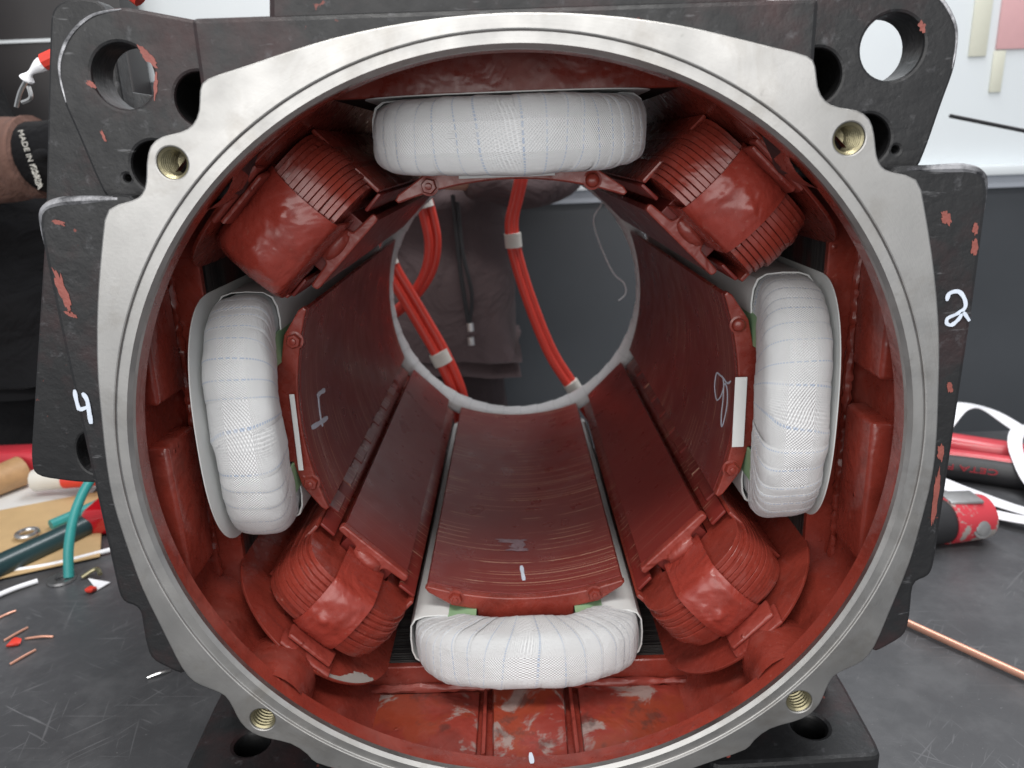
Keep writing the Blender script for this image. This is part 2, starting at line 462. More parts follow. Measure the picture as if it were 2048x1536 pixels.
for i, (x0, x1, z0, z1, lb) in enumerate(((4.02, 4.17, 1.42, 2.1, 'whitish adhesive tape strip running down beside the pink paper'), (4.24, 4.34, 1.12, 1.46, 'yellowish tape strip hanging below the pink paper'))):
    tag(box('tape_strip', (x0, 5.398, z0), (x1, 5.416, z1), MASK, None, .002), lb, 'tape')
tag(tube('thin_rod', [(3.0, 3.7, .90), (3.9, 3.7, .70)], .013, BLKRUB, None, 8, sub=1), 'thin dark rod slanting across the white panel at right', 'rod')

# ------------------------------------------------------------------ stator frame
fr = thing('motor_stator_frame', 'large black cast motor frame with machined steel ring and red interior', 'motor frame', (0, 0, -1.33))
half = [(0, 1.072), (.13, 1.067), (.26, 1.054), (.38, 1.034), (.48, 1.01), (.60, .978), (.675, .96), (.69, .94), (.697, .892), (.716, .862), (.746, .848), (.792, .842), (.822, .823), (.836, .787), (.844, .74), (.858, .715), (.88, .702), (.948, .689), (.968, .625), (1.0, .512), (1.026, .40), (1.047, .28), (1.06, .15), (1.07, .04), (1.073, -.06), (1.062, -.17), (1.042, -.32), (1.0, -.48), (.973, -.585), (.945, -.63), (.90, -.653), (.863, -.674), (.848, -.718), (.835, -.77), (.806, -.808), (.765, -.828), (.695, -.846), (.65, -.89), (.638, -.92), (.545, -.955), (.47, -.985), (.3, -1.05), (.15, -1.085), (0, -1.095)]
out = half + [(-x, z) for x, z in half[-2:0:-1]]
out = fillet(out, .05, 2)
HO = [(.778, .780), (-.776, .782), (-.768, -.760), (.774, -.757)]
plate('machined_flange', out, [circ(0, 0, 1.036, 160)] + [circ(x, z, .036, 40) for x, z in HO], 0, .07, STEEL, fr, .004)
lathe('register_step', [(1.041, .003), (1.036, .0055), (1.034, .0075), (1.010, .008), (1.000, .018), (.9995, .034)], STEEL, fr, 192, angle=12)
lathe('bore_lip', [(.9995, .034), (.9985, .05), (.999, .085), (1.012, .092), (1.04, .095)], RED, fr, 192)
for x, z in HO:
    prof = [(.0365, .002)]
    y = .006
    while y < .10:
        prof += [(.0365, y), (.030, y + .004), (.030, y + .006), (.0365, y + .010)]; y += .0115
    prof += [(.030, .11), (.001, .125)]
    lathe('threaded_hole', prof, BRASS, fr, 40, x, z, 20)
# side blocks
sb = [(.88, .715), (1.05, .712), (1.10, .695), (1.118, .655), (1.120, .40), (1.116, .0), (1.112, -.345), (1.10, -.372), (1.062, -.385), (1.066, -.50), (1.06, -.555), (.97, -.615)]
for sx in (1, -1):
    o_ = [(sx * x, z) for x, z in sb]
    inn = [(.86, -.615), (.90, -.53), (1.0, -.31), (1.05, 0), (1.0, .31), (.88, .57), (.83, .66)]
    inr = [(1.045, -.60), (1.06, -.52), (1.075, -.3), (1.075, .3), (1.06, .6), (1.05, .68)]
    plate('side_block', fillet(o_, .03, 3) + [(sx * x, z) for x, z in inn], [], .006, .091, BLACK, fr, .012)
    plate('side_block', fillet([(sx * x, z) for x, z in sb[1:-1]], .03, 3) + [(sx * x, z) for x, z in inr], [], .0915, .62, BLACK, fr, 0)
plate('top_block', fillet([(-.69, .91), (-.69, 1.085), (.69, 1.078), (.69, .91), (.5, .965), (.3, 1.025), (0, 1.052), (-.3, 1.025), (-.5, .965)], .012, 2), [], .006, .092, BLACK, fr, .012)
plate('top_cover', fillet([(-.69, 1.0), (-.69, 1.083), (.69, 1.076), (.69, 1.0), (.5, 1.06), (-.5, 1.06)], .012, 2), [], .094, .75, BLACK, fr, .01)
plate('top_boss', fillet([(-.53, 1.05), (-.50, 1.30), (.56, 1.30), (.60, 1.05)], .04, 3), [], .03, .7, BLACK, fr, .015)
# worn bright edges on the block tops
for sx in (1, -1):
    tube('worn_edge', [(sx * .90, .014, .704), (sx * 1.0, .014, .705), (sx * 1.06, .016, .702), (sx * 1.1, .02, .685), (sx * 1.112, .024, .64), (sx * 1.113, .024, .56)], lambda t: .0125 * (1 - .6 * abs(2 * t - 1) ** 3), EDGE, fr, 8)
# lifting lugs
lug = [(.69, 1.093), (.889, 1.135), (.962, 1.122), (1.019, 1.085), (1.056, 1.035), (1.068, .99), (1.066, .93), (1.046, .858), (1.02, .75), (1.00, .69), (.70, .69), (.64, .80)]
for sx in (1, -1):
    o_ = fillet([(sx * x, z) for x, z in lug], .03, 3)
    hl = [circ(sx * .912, .983, .074, 40), circ(sx * .735, .925, .062, 32), circ(sx * .868, .775, .060, 32), circ(sx * .944, .75, .009, 12)]
    lg = plate('lifting_lug', o_, hl, .12, .235, BLACK, fr, .008)
    for hx, hz, hr in ((.735, .925, .0615), (.868, .775, .0595)):
        lathe('recess', [(hr, .13), (hr - .002, .24), (hr - .004, .48), (.001, .49)], BLACKS, lg, 32, sx * hx, hz)
        lathe('recess_ring', [(hr - .014, .30), (hr - .020, .295), (hr - .024, .30), (hr - .02, .306), (hr - .014, .30)], BRASS, lg, 32, sx * hx, hz)
    tube('worn_edge', [(sx * x, .118 + .003, z) for x, z in ((.889, 1.128), (.957, 1.117), (1.012, 1.082), (1.048, 1.034), (1.06, .99), (1.058, .93))], lambda t: .005 * (1 - .7 * abs(2 * t - 1) ** 2), EDGE, lg, 6)
# chamber between flange and yoke, yoke, shell
NA = 192
def sec(th, c, cap):
    r1 = c / max(abs(cos(th)), abs(sin(th)))
    return -math.log(math.exp(-40 * r1) + math.exp(-40 * cap)) / 40 + .012
def capf(th):
    d = abs(math.degrees(th) % 90 - 45)
    return 1.088 + (.075 * min(1, max(0, (d - 12) / 6)))
def octo(th, c=.935, d=1.035):
    return min(c / max(abs(cos(th)), abs(sin(th))), d / max(abs(cos(th - pi / 4)), abs(sin(th - pi / 4))))
def ringpts(fn, y): return [(fn(2 * pi * k / NA) * cos(2 * pi * k / NA), y, fn(2 * pi * k / NA) * sin(2 * pi * k / NA)) for k in range(NA)]
grid('chamber_wall', [ringpts(lambda t: max(1.002, sec(t, 1.028, capf(t))), y) for y in (.093, .12, .2, .3, .4, .452)], RED, fr, wrap_j=True)
grid('yoke_face', [ringpts(lambda t: sec(t, 1.03, capf(t)) + .004, .452), ringpts(lambda t: octo(t) + .004, .450), ringpts(octo, .454), ringpts(octo, .475)], RED, fr, wrap_j=True)
grid('yoke_laminations', [ringpts(octo, y) for y in (.475, 1.0, 1.7, 2.45)], LAM, fr, wrap_j=True)
grid('outer_shell', [ringpts(octo, 2.45), ringpts(lambda t: sec(t, 1.1, 1.25), 2.46), ringpts(lambda t: sec(t, 1.10, 1.25), 2.4), ringpts(lambda t: sec(t, 1.10, 1.22), .62), ringpts(lambda t: sec(t, 1.04, capf(t) - .003) + .012, .48), ringpts(lambda t: sec(t, 1.04, capf(t) - .003) + .010, .1), ringpts(lambda t: 1.045, .094)], BLACK, fr, wrap_j=True)
# threaded-hole bosses bulging into the chamber
for x, z in HO:
    d = Vector((x, z)).normalized()
    P = []
    for k, (yy, rr) in enumerate(((.07, .13), (.2, .125), (.28, .115), (.33, .09), (.35, .05), (.352, .01))):
        row = []
        for j in range(28):
            v = Vector((d.x * 1.115 + rr * cos(2 * pi * j / 28), d.y * 1.115 + rr * sin(2 * pi * j / 28)))
            if v.length > 1.105: v = v.normalized() * 1.105
            row.append((v.x, yy, v.y))
        P.append(row)
    grid('hole_boss', P, RED, fr, wrap_j=True)
# ribs on the side walls of the chamber
def lump(s=.006, f=9, seed=0):
    return lambda v: v + Vector((nz(v.x, v.y, v.z, f, seed), nz(v.y, v.z, v.x, f, seed + 1), nz(v.z, v.x, v.y, f, seed + 2))) * s
for sx in (1, -1):
    for z0, z1, xx in ((-.42, .02, .985), (.14, .46, .99)):
        lo, hi = sorted((sx * 1.05, sx * xx))
        box('wall_rib', (lo, .17, z0), (hi, .36, z1), RED, fr, .014, 3, lump(.006, 7, z1))
    wl = [(sx * (1.022), .437, z) for z in (.50, .35, .2, .05, -.1, -.25, -.4, -.56)]
    tube('weld_bead', wl, lambda t: .010 + .005 * abs(sin(t * 90)), RED, fr, 8, sub=14, fn=lump(.006, 40))
    tube('weld_bead', [(sx * 1.0, .437, -.57), (sx * .96, .437, -.60), (sx * .92, .44, -.61)], .010, RED, fr, 8, sub=8, fn=lump(.008, 40))
tube('weld_bead', [(-.64, .437, -1.015), (-.2, .437, -1.012), (.2, .437, -1.012), (.64, .437, -1.015)], lambda t: .012 + .004 * abs(sin(t * 70)), REDR, fr, 8, sub=16, fn=lump(.008, 36))
# chamber floor: worn pockets, ramp and ribs
box('floor_ramp', (-.125, .10, -1.06), (.125, .44, -.995), REDW, fr, .018, 2, lambda v: (v.x * (1 if v.y > .2 else .95), v.y, v.z - .022 * (v.y < .2) + .004 * nz(v.x, v.y, v.z, 12)))
for sx in (-1, 1):
    box('floor_pocket', (min(sx * .17, sx * .60), .13, -1.05), (max(sx * .17, sx * .60), .43, -1.024), REDW, fr, .008, 2, lump(.006, 10, sx))
    for xx in (.148, .618):
        box('floor_rib', (sx * xx - .008, .115, -1.06), (sx * xx + .008, .44, -1.010 if xx < .3 else -1.012), REDR, fr, .008, 2, lump(.006, 22, xx))
# feet
for sx in (1, -1):
    def ftax(a, b_, d): return (a, b_, d)
    fo = [(sx * .60, .24), (sx * 1.17, .26), (sx * 1.185, .30), (sx * 1.20, .62), (sx * 1.20, 1.1), (sx * .55, 1.1)]
    ft = plate('mounting_foot', fillet(fo, .04, 4), [circ(sx * .988, .412, .060, 36)], -1.33, -1.2, BLACK, fr, .016, axes=lambda a, b_, d: (a, b_, d))
    lathe_pts = [[(sx * .988 + r * cos(2 * pi * k / 32), .412 + r * sin(2 * pi * k / 32), z) for k in range(32)] for r, z in ((.061, -1.206), (.055, -1.216), (.054, -1.31), (.001, -1.318))]
    grid('bolt_hole', lathe_pts, BLACKS, ft, wrap_j=True)
    box('foot_web', (min(sx * .62, sx * 1.13), .60, -1.21), (max(sx * .62, sx * 1.13), .72, -.62), BLACK, ft, .02)
# painted digits on the frame
XZ = lambda a, b_, h: (a, .0035 - h, b_)
d2 = [(1.05, .394), (1.054, .412), (1.076, .416), (1.093, .396), (1.096, .375), (1.079, .361), (1.058, .351), (1.057, .338), (1.07, .334), (1.085, .348), (1.094, .363), (1.112, .342)]
stroke('painted_digit', d2, .0105, CHALK, fr, XZ)
stroke('painted_digit', [(-1.111, .247), (-1.112, .22), (-1.110, .192)], .011, CHALK, fr, XZ, .0012)
stroke('painted_digit', [(-1.110, .193), (-1.096, .197), (-1.082, .202)], .010, CHALK, fr, XZ, .0018)
stroke('painted_digit', [(-1.093, .238), (-1.085, .218), (-1.086, .182), (-1.087, .155)], .012, CHALK, fr, XZ)
stroke('painted_digit', [(.0, .10), (.004, .055)], .016, CHALK, fr, lambda a, b_, h: (a, b_, -.9975 + h))

CHIP = flat('chipped_red_primer', (.25, .07, .055), .5, .4, 120, .3)
XL = lambda a, b_, h: (a, .1195 - h, b_)
XB = lambda a, b_, h: (a, .0055 - h, b_)
for pts, wd, pj in (([(-1.098, .535), (-1.094, .50), (-1.086, .475), (-1.085, .455)], .022, XB), ([(-1.09, .442), (-1.075, .432)], .012, XB), ([(-1.075, .66), (-1.06, .655)], .012, XB),
    ([(-.858, 1.043), (-.840, 1.030), (-.832, 1.008)], .018, XL), ([(-.830, .985), (-.832, .955), (-.842, .935)], .009, XL), ([(-.994, .972), (-.984, .965)], .012, XL), ([(-.985, .86), (-.98, .84)], .008, XL),
    ([(1.02, .60), (1.03, .585)], .020, XB), ([(1.095, .575), (1.098, .555)], .012, XB), ([(1.10, .535), (1.102, .505)], .014, XB), ([(1.085, .18), (1.09, .165)], .014, XB), ([(.972, 1.032), (.978, 1.018)], .014, XL), ([(1.088, -.06), (1.09, -.20)], .014, XB), ([(1.085, .01), (1.088, -.02)], .016, XB)):
    v0, v1 = Vector(pts[0]), Vector(pts[-1]); mid = (v0 + v1) / 2; du = (v1 - v0) / 2; dn = Vector((-du.y, du.x)).normalized() * wd / 2; du = du + du.normalized() * wd / 2
    V = [tuple(mid)]
    for k in range(36):
        f = 2 * pi * k / 36; rr = 1 + .45 * nz(cos(f), sin(f), mid.x, 1.9, mid.y) + .30 * nz(cos(f), sin(f), mid.x, 5, 2) + .2 * nz(cos(f), sin(f), mid.x, 11, 3)
        q = mid + du * cos(f) * rr + dn * sin(f) * rr; V.append(tuple(q))
    M('paint_chip', [pj(x, z, .001) for x, z in V], [(0, k, k % 36 + 1) for k in range(1, 37)], CHIP, fr)

# side bracket behind the left lug
br = thing('slotted_bracket', 'black slotted steel bracket plate standing behind the left lifting lug', 'bracket', (-1.4, .55, -.2))
bo = [(-1.20, .98), (-1.275, 1.13), (-1.255, 1.205), (-1.20, 1.23), (-1.10, 1.22), (-1.10, -.22), (-1.45, -.22), (-1.605, -.19), (-1.60, -.12), (-1.40, .60)]
slot = [(-1.40 + .045 * cos(a), -.115 + .07 * sin(a)) for a in [2 * pi * k / 24 for k in range(24)]]
plate('bracket_plate', fillet(bo[1:], .05, 4), [slot], .50, .58, BLACK, br, .008)
box('bracket_web', (-1.24, .58, -.2), (-1.17, .95, 1.0), BLACKS, br, .01)

# ------------------------------------------------------------------ main poles and field coils
FR = lambda t: .70 - .058 * (t / .333) ** 2
Y0, Y1 = .5, 2.43
def polexf(a):
    dx, dz = cos(radians(a)), sin(radians(a))
    return math.atan2(dx, dz), (dx * .93, .5, dz * .93)
def dcurve(a, bb, n, k, N, y=Y0, sgn=-1):
    ph = pi * k / N
    c, s_ = cos(ph), sin(ph)
    return a * (1 if c >= 0 else -1) * abs(c) ** (2 / n), y + sgn * bb * abs(s_) ** (2 / n)
def main_pole(a, where):
    ry, loc = polexf(a)
    p = thing('main_pole', 'red laminated main pole with shade-darkened core %s' % where, 'motor pole', loc, 'main poles around the bore', ry, (0, .5, .93))
    ts = [-.333, -.30, -.26, -.22] + [-.18 + .036 * k for k in range(11)] + [.22, .26, .30, .333]
    so = [(t, FR(t)) for t in ts] + [(.340, .650), (.332, .660), (.253, .715), (.165, .738), (.165, .934), (-.165, .934), (-.165, .738), (-.253, .715), (-.332, .660), (-.340, .650)]
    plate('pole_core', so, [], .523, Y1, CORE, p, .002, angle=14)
    eo = [(t * 1.005, FR(t) + .001) for t in ts] + [(.344, .652), (.334, .668), (.255, .722), (.168, .742), (.168, .86), (-.168, .86), (-.168, .742), (-.255, .722), (-.334, .668), (-.344, .652)]
    plate('end_plate', eo, [], .493, .5235, RED, p, .005)
    for k, t in enumerate((-.24, .24)):
        hexbolt('bolt', (t, .494, .690), .0215, .02, RED, p, round_=(a == 0 and k == 0) or (a == 90 and k == 1))
    return p
def tape_turns(par, RO, RI, r0, r1, N, ph0, ph1, seed, mat=TAPE, name='tape_turn', far=False):
    rnd = random.Random(seed)
    w_ = [rnd.uniform(.65, 1.35) for _ in range(N)]; tot = sum(w_); acc = 0
    NJ = 36
    for i in range(N):
        a0 = ph0 + (ph1 - ph0) * acc / tot; acc += w_[i]; a1 = ph0 + (ph1 - ph0) * (acc + .34) / tot
        P = []
        lean = .03 * sin(i * .9 + seed) + rnd.uniform(-.025, .025); K = 7; lf0 = rnd.uniform(0, .0012)
        for k in range(K):
            f = k / (K - 1)
            row = []
            lift = .0006 + .0022 * f + lf0
            if k == 0: lift = -.0005
            if k == K - 1: lift = .0008
            ff = min(f, .97)
            for j in range(NJ):
                aj = 2 * pi * j / NJ
                ph = a0 + (a1 - a0) * ff + lean * sin(aj)
                row.append(coilpt(ph, aj, RO, RI, r0, r1, lift, seed))
            P.append(row)
        grid(name, P, mat, par, wrap_j=True, uv=True, angle=50)
def coilpt(ph, aj, RO, RI, r0, r1, lift=0, seed=0, nsec=3.6):
    c, s_ = cos(ph), sin(ph)
    def dc(a, bb, n):
        return a * (1 if c >= 0 else -1) * abs(c) ** (2 / n), Y0 - bb * max(s_, 0) ** (2 / n) + (0 if s_ >= 0 else -s_ * 2.0)
    ox, oy = dc(*RO); ix, iy = dc(*RI)
    cs, sn = cos(aj), sin(aj)
    e = 2 / nsec
    u = (1 if cs >= 0 else -1) * abs(cs) ** e; h = (1 if sn >= 0 else -1) * abs(sn) ** e
    mx, my = (ox + ix) / 2, (oy + iy) / 2; hx, hy = (ox - ix) / 2, (oy - iy) / 2
    hl = sqrt(hx * hx + hy * hy) or 1
    uu = u * (1 + lift / hl); r0 = r0 - .016 * max(0, s_) ** .6; rm, rh = (r0 + r1) / 2, (r1 - r0) / 2
    x, y, r = mx + hx * uu, my + hy * uu, rm + (rh + lift) * h
    r -= .017 * ((u + 1) / 2) * max(0, s_) ** .7 * (1 - h) / 2
    n_ = nz(x, y, r, 7, seed) * .008 + nz(x, y, r, 20, seed) * .003
    return (x + (hx / hl) * u * n_, y + (hy / hl) * u * n_, r + h * n_)
def field_coil(a, where, seed, sheet=(.405, .255), N=19):
    ry, loc = polexf(a)
    cth = thing('field_coil', 'white taped field coil %s' % where, 'coil', loc, 'white field coils', ry, (0, .5, .93))
    RO, RI = (.385, .232, 2.7), (.172, .042, 2.6)
    r0, r1 = .748, .922
    NJ = 28; rows = []
    def secrow(ox, oy, ix, iy, tp=0):
        row = []
        for j in range(NJ):
            aj = 2 * pi * j / NJ; cs, sn = cos(aj), sin(aj); e = 2 / 3
            u = (1 if cs >= 0 else -1) * abs(cs) ** e; h = (1 if sn >= 0 else -1) * abs(sn) ** e
            row.append(((ox + ix) / 2 + (ox - ix) / 2 * u * .985, (oy + iy) / 2 + (oy - iy) / 2 * u * .985, ((r0 - tp) + r1) / 2 + (r1 - r0 + tp) / 2 * h * .985))
        return row
    NP = 20
    for k in range(NP + 1):
        o_ = dcurve(*RO, k, NP); i_ = dcurve(*RI, k, NP); rows.append(secrow(*o_, *i_, .016 * sin(pi * k / NP) ** .6))
    for k in range(NP, -1, -1):
        o_ = dcurve(*RO, k, NP, Y1, 1); i_ = dcurve(*RI, k, NP, Y1, 1); rows.append(secrow(*o_, *i_))
    grid('coil_body', rows, TAPEP, cth, wrap_j=True, wrap_i=True, uv=True)
    tape_turns(cth, RO, RI, r0, r1, N, .02, pi - .02, seed)
    # far end turns
    # liners wrapped round the straight sides
    for sx in (1, -1):
        pr = [(.266, .738), (.30, .736), (.355, .740), (.385, .752), (.400, .78), (.404, .83), (.402, .88), (.392, .912), (.37, .928), (.33, .931)]
        if a != 270: pr = [(t - .010 if t > .3 else t, r) for t, r in pr]
        P = []
        for yy in (.462 if a == 270 else (.505 if a == 90 else .53), .6, 1.2, 1.9, Y1 + .02):
            ou = [(sx * (t + .004 * nz(t * 3, yy, a, 3)), yy + (.014 * (t - .3) if yy < .5 else 0), r) for t, r in pr]
            inn = [(sx * (t - (.005 if t > .3 else 0)), yy + (.014 * (t - .3) if yy < .5 else 0), r + (.005 if r < .77 else (-.004 if r > .9 else 0))) for t, r in pr[::-1]]
            P.append(ou + inn)
        grid('insulation_liner', P, PAPER, cth, wrap_j=True, caps=True)
        box('green_spacer', (min(sx * .17, sx * .268), .445, .7385), (max(sx * .17, sx * .268), .95, .7465), GREEN, cth, .0015, 1)
    sa, sbb = sheet
    o_ = [(sa * (1 if cos(t) >= 0 else -1) * abs(cos(t)) ** .8, .5 - sbb * abs(sin(t)) ** .8) for t in [pi * k / 40 for k in range(41)]] + [(-sa, .9), (sa, .9)]
    plate('backing_sheet', o_, [], .9305, .934, PAPER, cth, .001, axes=lambda x, y, d: (x, y, d + (.0 if y > .45 else .0)))
    return cth
for a, where in ((90, 'at the top of the bore'), (180, 'at the left of the bore with a white chalk mark'), (0, 'at the right of the bore with a looped chalk mark'), (270, 'at the bottom of the bore with a white smear')):
    pp = main_pole(a, where)
    PJ = lambda t, y, h: (t, y, FR(t) - .0008 - h)
    if a == 180:
        stroke('chalk_mark', [(-.006, .731), (-.053, .718), (-.099, .709), (-.123, .709)], .016, CHALK, pp, PJ)
        stroke('chalk_mark', [(-.012, .705), (-.014, .76), (-.024, .822)], .020, CHALK, pp, PJ)
        stroke('chalk_mark', [(-.118, .79), (-.104, .70), (-.082, .58)], .020, CHALK, pp, PJ)
        for sgn in (1,): pass
    if a == 0:
        stroke('chalk_mark', [(-.036, .566), (-.014, .612), (-.016, .66), (-.015, .70), (-.007, .753), (.044, .768), (.08, .725), (.05, .677), (-.002, .645), (.01, .612), (.06, .600), (.132, .612), (.137, .63), (.10, .648), (.05, .652), (-.002, .66), (-.02, .68)], .0075, CHALK, pp, PJ)
    if a == 270:
        stroke('chalk_mark', [(.010, .706), (.007, .66), (.002, .601)], .015, CHALK, pp, PJ)
        for (tc, yc, rt_, ry_, sd) in ((.050, .895, .045, .016, 1), (.018, .868, .026, .034, 2), (.022, .826, .050, .012, 3), (.08, .905, .04, .006, 4), (.0, .90, .016, .007, 5), (.04, .85, .018, .008, 6)):
            V = [(tc, yc)] + [(tc + rt_ * (1 + .55 * nz(cos(f), sin(f), sd, 2.3, sd)) * cos(f), yc + ry_ * (1 + .6 * nz(cos(f), sin(f), sd, 2.9, sd)) * sin(f)) for f in [2 * pi * k / 22 for k in range(22)]]
            M('chalk_smear', [PJ(t, y, .0006 + .0001 * sd) for t, y in V], [(0, k, k % 22 + 1) for k in range(1, 23)], SMEAR, pp)
cw = {90: 'at the top, wide front face', 180: 'at the left, backed by a wide paper sheet', 0: 'at the right, with a long paper strip', 270: 'at the bottom, between green spacers'}
coils = {}
for a, nn, sh in ((90, 19, (.405, .15)), (180, 17, (.40, .262)), (0, 19, (.395, .215)), (270, 21, (.372, .17))):
    coils[a] = field_coil(a, cw[a], a + 3, sh, nn)
# loose paper strips tucked between coil and pole
box('paper_strip', (-.15, .474, .708), (.13, .478, .722), PAPER, coils[90], .001, 1)
box('paper_strip', (-.075, .474, .684), (.16, .478, .722), PAPER, coils[0], .001, 1, lambda v: (v.x, v.y - .0, v.z))
box('paper_strip', (-.19, .474, .706), (.07, .478, .722), PAPER, coils[180], .001, 1)

# ------------------------------------------------------------------ interpoles
def interpole(a, where, seed, band=(-.085, .085), cw_=''):
    ry, loc = polexf(a)
    rnd = random.Random(seed)
    p = thing('commutating_pole', 'narrow red commutating pole with shade-darkened core %s' % where, 'motor pole', loc, 'commutating poles', ry, (0, .5, .93))
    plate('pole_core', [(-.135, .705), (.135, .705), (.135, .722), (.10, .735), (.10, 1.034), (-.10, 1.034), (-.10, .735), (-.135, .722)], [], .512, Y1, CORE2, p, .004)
    ep = fillet([(-.145, .703), (.145, .703), (.148, .728), (.06, .735), (.05, .79), (-.05, .79), (-.06, .735), (-.148, .728)], .012, 3)
    plate('end_plate', ep, [], .482, .514, REDR, p, .006)
    P = []
    for k in range(9):
        th = pi * k / 16
        P.append([(.055 * cos(th) * cos(f) * (1 + .25 * nz(cos(f), sin(f), th, 2, seed)), .484 - .026 * sin(th), .748 + .026 * cos(th) * sin(f)) for f in [2 * pi * j / 22 for j in range(22)]])
    grid('weld_lump', P, REDR, p, wrap_j=True)
    c = thing('commutating_coil', 'ribbed red varnished coil %s' % cw_, 'coil', loc, 'red commutating coils', ry, (0, .5, .93))
    NS = 13
    ra, rb = .775, .992; th_ = (rb - ra) / NS
    prof = []
    for k in range(NS):
        r = ra + th_ * k; f = (k + .5) / NS
        av = .205 + .018 * sin(pi * f) + rnd.uniform(-.004, .004); bv = .170 + .052 * sin(pi * min(1, f * 1.05)) ** .55 + rnd.uniform(-.005, .005)
        prof.append((r + th_ / 2, av, bv))
        rows = []; NP = 24
        def row(ox, oy, ix, iy):
            q = []
            for (u, h) in ((1, -.40), (1, .40), (.985, .465), (.93, .487), (-1, .487), (-1, -.487), (.93, -.487), (.985, -.465)):
                q.append(((ox + ix) / 2 + (ox - ix) / 2 * u, (oy + iy) / 2 + (oy - iy) / 2 * u, r + th_ / 2 + h * th_ * 1.0))
            return q
        for i in range(NP + 1): rows.append(row(*dcurve(av, bv, 3.3, i, NP), *dcurve(.105, .012, 2, i, NP)))
        for i in range(NP, -1, -3): rows.append(row(*dcurve(av, bv, 3.3, i, NP, Y1, 1), *dcurve(.105, .012, 2, i, NP, Y1, 1)))
        grid('winding_strip', rows, RED, c, wrap_j=True, wrap_i=True, angle=30)
    # taped band over the end turn
    def front(t, r):
        f = min(1, max(0, (r - ra) / (rb - ra)))
        av = .222; bv = .170 + .052 * sin(pi * min(1, (f * .9 + .07) * 1.05)) ** .55 + .012
        q = min(.999, abs(t) / av)
        return .5 - bv * (1 - q ** 3.3) ** (1 / 3.3)
    P = []
    nt = 30; t0, t1 = band
    cov = [(.50, .752), (.46, .752), (.42, .753)]
    for i in range(nt + 1):
        t = t0 + (t1 - t0) * i / nt
        edge = min(1, 6 * min(i, nt - i) / nt + .15)
        row = []
        yf = front(t, .80)
        for yy in (.52, .48, .44, .40):
            if yy > yf + .02: row.append((t, yy, .757 + .004 * nz(t, yy, 0, 14, seed)))
            else: row.append((t, yf + .02, .757))
        for k in range(23):
            r = .763 + (1.0 - .763) * k / 22
            y = front(t, r) - .006 * edge - (.010 * nz(t, r, 0, 7, seed) + .0045 * nz(t, r, 0, 21, seed) + .002 * nz(t, r, 0, 55, seed) + .010 * max(0, 1 - ((t - .02) ** 2 + (r - .88) ** 2) / .0006)) * edge
            if k == 0: y += .016
            if k == 1: y += .003
            if k == 22: y += .014
            row.append((t, y, r))
        for yy in (.03, .08): row.append((t, min(.5, front(t, 1.0) + yy), 1.003))
        back = [(x, y + .012, r + (.006 if r < .77 else (-.006 if r > .99 else 0))) for x, y, r in row[::-1]]
        P.append(row + back)
    grid('tape_band', P, REDS, c, wrap_j=True, caps=True, angle=50)
    # insulating washers, inner collar strips
    wo = [(.325 * cos(t), .53 - .325 * sin(t) ** .9 if 0 < t < pi else .53) for t in [pi * k / 36 for k in range(37)]]
    wo = [(x, y) for x, y in wo] + [(-.325, Y1), (.325, Y1)]
    def warp(v):
        return (v[0], v[1], v[2] + .006 * nz(v[0], v[1], 0, 4, seed) - .03 * max(0, abs(v[0]) - .22))
    plate('outer_washer', wo, [], 1.008, 1.018, RED if seed != 3 else RED, c, .002, axes=lambda x, y, d: (x, y, d), fn=warp)
    for sx in (1, -1):
        lo, hi = sorted((sx * .139, sx * .205))
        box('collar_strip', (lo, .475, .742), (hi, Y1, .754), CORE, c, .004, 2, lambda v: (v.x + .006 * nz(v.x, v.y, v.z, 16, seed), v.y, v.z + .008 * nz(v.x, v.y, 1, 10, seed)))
        lo, hi = sorted((sx * .203, sx * .217))
        box('side_wrap', (lo, .455, .752), (hi, Y1, 1.0), RED, c, .005, 2, lambda v: (v.x + .006 * nz(v.x, v.y, v.z, 9, seed), v.y + .01 * nz(v.z, v.x, 2, 14, seed), v.z))
        yy = .60
        while yy < 2.35 and (a, sx) in ((225, 1), (315, -1)):
            lo, hi = sorted((sx * .165, sx * .209))
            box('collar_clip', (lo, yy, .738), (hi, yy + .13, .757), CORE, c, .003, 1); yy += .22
    # lead stubs at the foot of the coil
    for k, (ta, tb, r, yy) in enumerate(((-.10, .07, .988, .238), (-.11, .08, 1.004, .215))):
        box('lead_stub', (ta, yy, r - .008), (tb, yy + .07, r + .006), REDR, c, .006, 2, lambda v: (v.x + .012 * nz(v.x, v.y, v.z, 22, seed), v.y + .014 * nz(v.z, v.x, v.y, 26, seed), v.z + .006 * nz(v.y, v.x, v.z, 22, seed)))
    return p, c
interpole(225, 'between the left and bottom main poles', 1, (-.078, .075), 'at the lower left, with a peeled grey washer')
bp = [o for o in bpy.data.objects if o.name.startswith('commutating_coil')][0]
P = []
for k in range(31):
    f = k / 30; cth = .22 + .62 * f; sth = sqrt(1 - cth * cth); yb = .53 - .325 * sth ** .9; wd_ = (.058 * sin(pi * f) ** .6) * (1 + .6 * nz(f * 3, 1, 2, 2.2, 5) + .4 * nz(f * 3, 1, 2, 7, 6))
    wz = lambda x, y: 1.0 + .006 * nz(x, y, 0, 4, 1) - .03 * max(0, abs(x) - .22)
    P.append([(-.325 * cth, y, 1.0072 + .006 * nz(-.325 * cth, y, 0, 4, 1) - .03 * max(0, .325 * cth - .22)) for y in (yb + .003, yb + .003 + wd_ / 2, yb + .003 + wd_)])
grid('bare_patch', P, flat('bare_grey_board', (.30, .27, .25), .6, .15, 60), bp)
interpole(315, 'between the bottom and right main poles', 2, (-.075, .08), 'at the lower right of the bore')
interpole(135, 'between the left and top main poles', 3, (-.205, .085), 'at the upper left, almost fully covered by smooth tape')
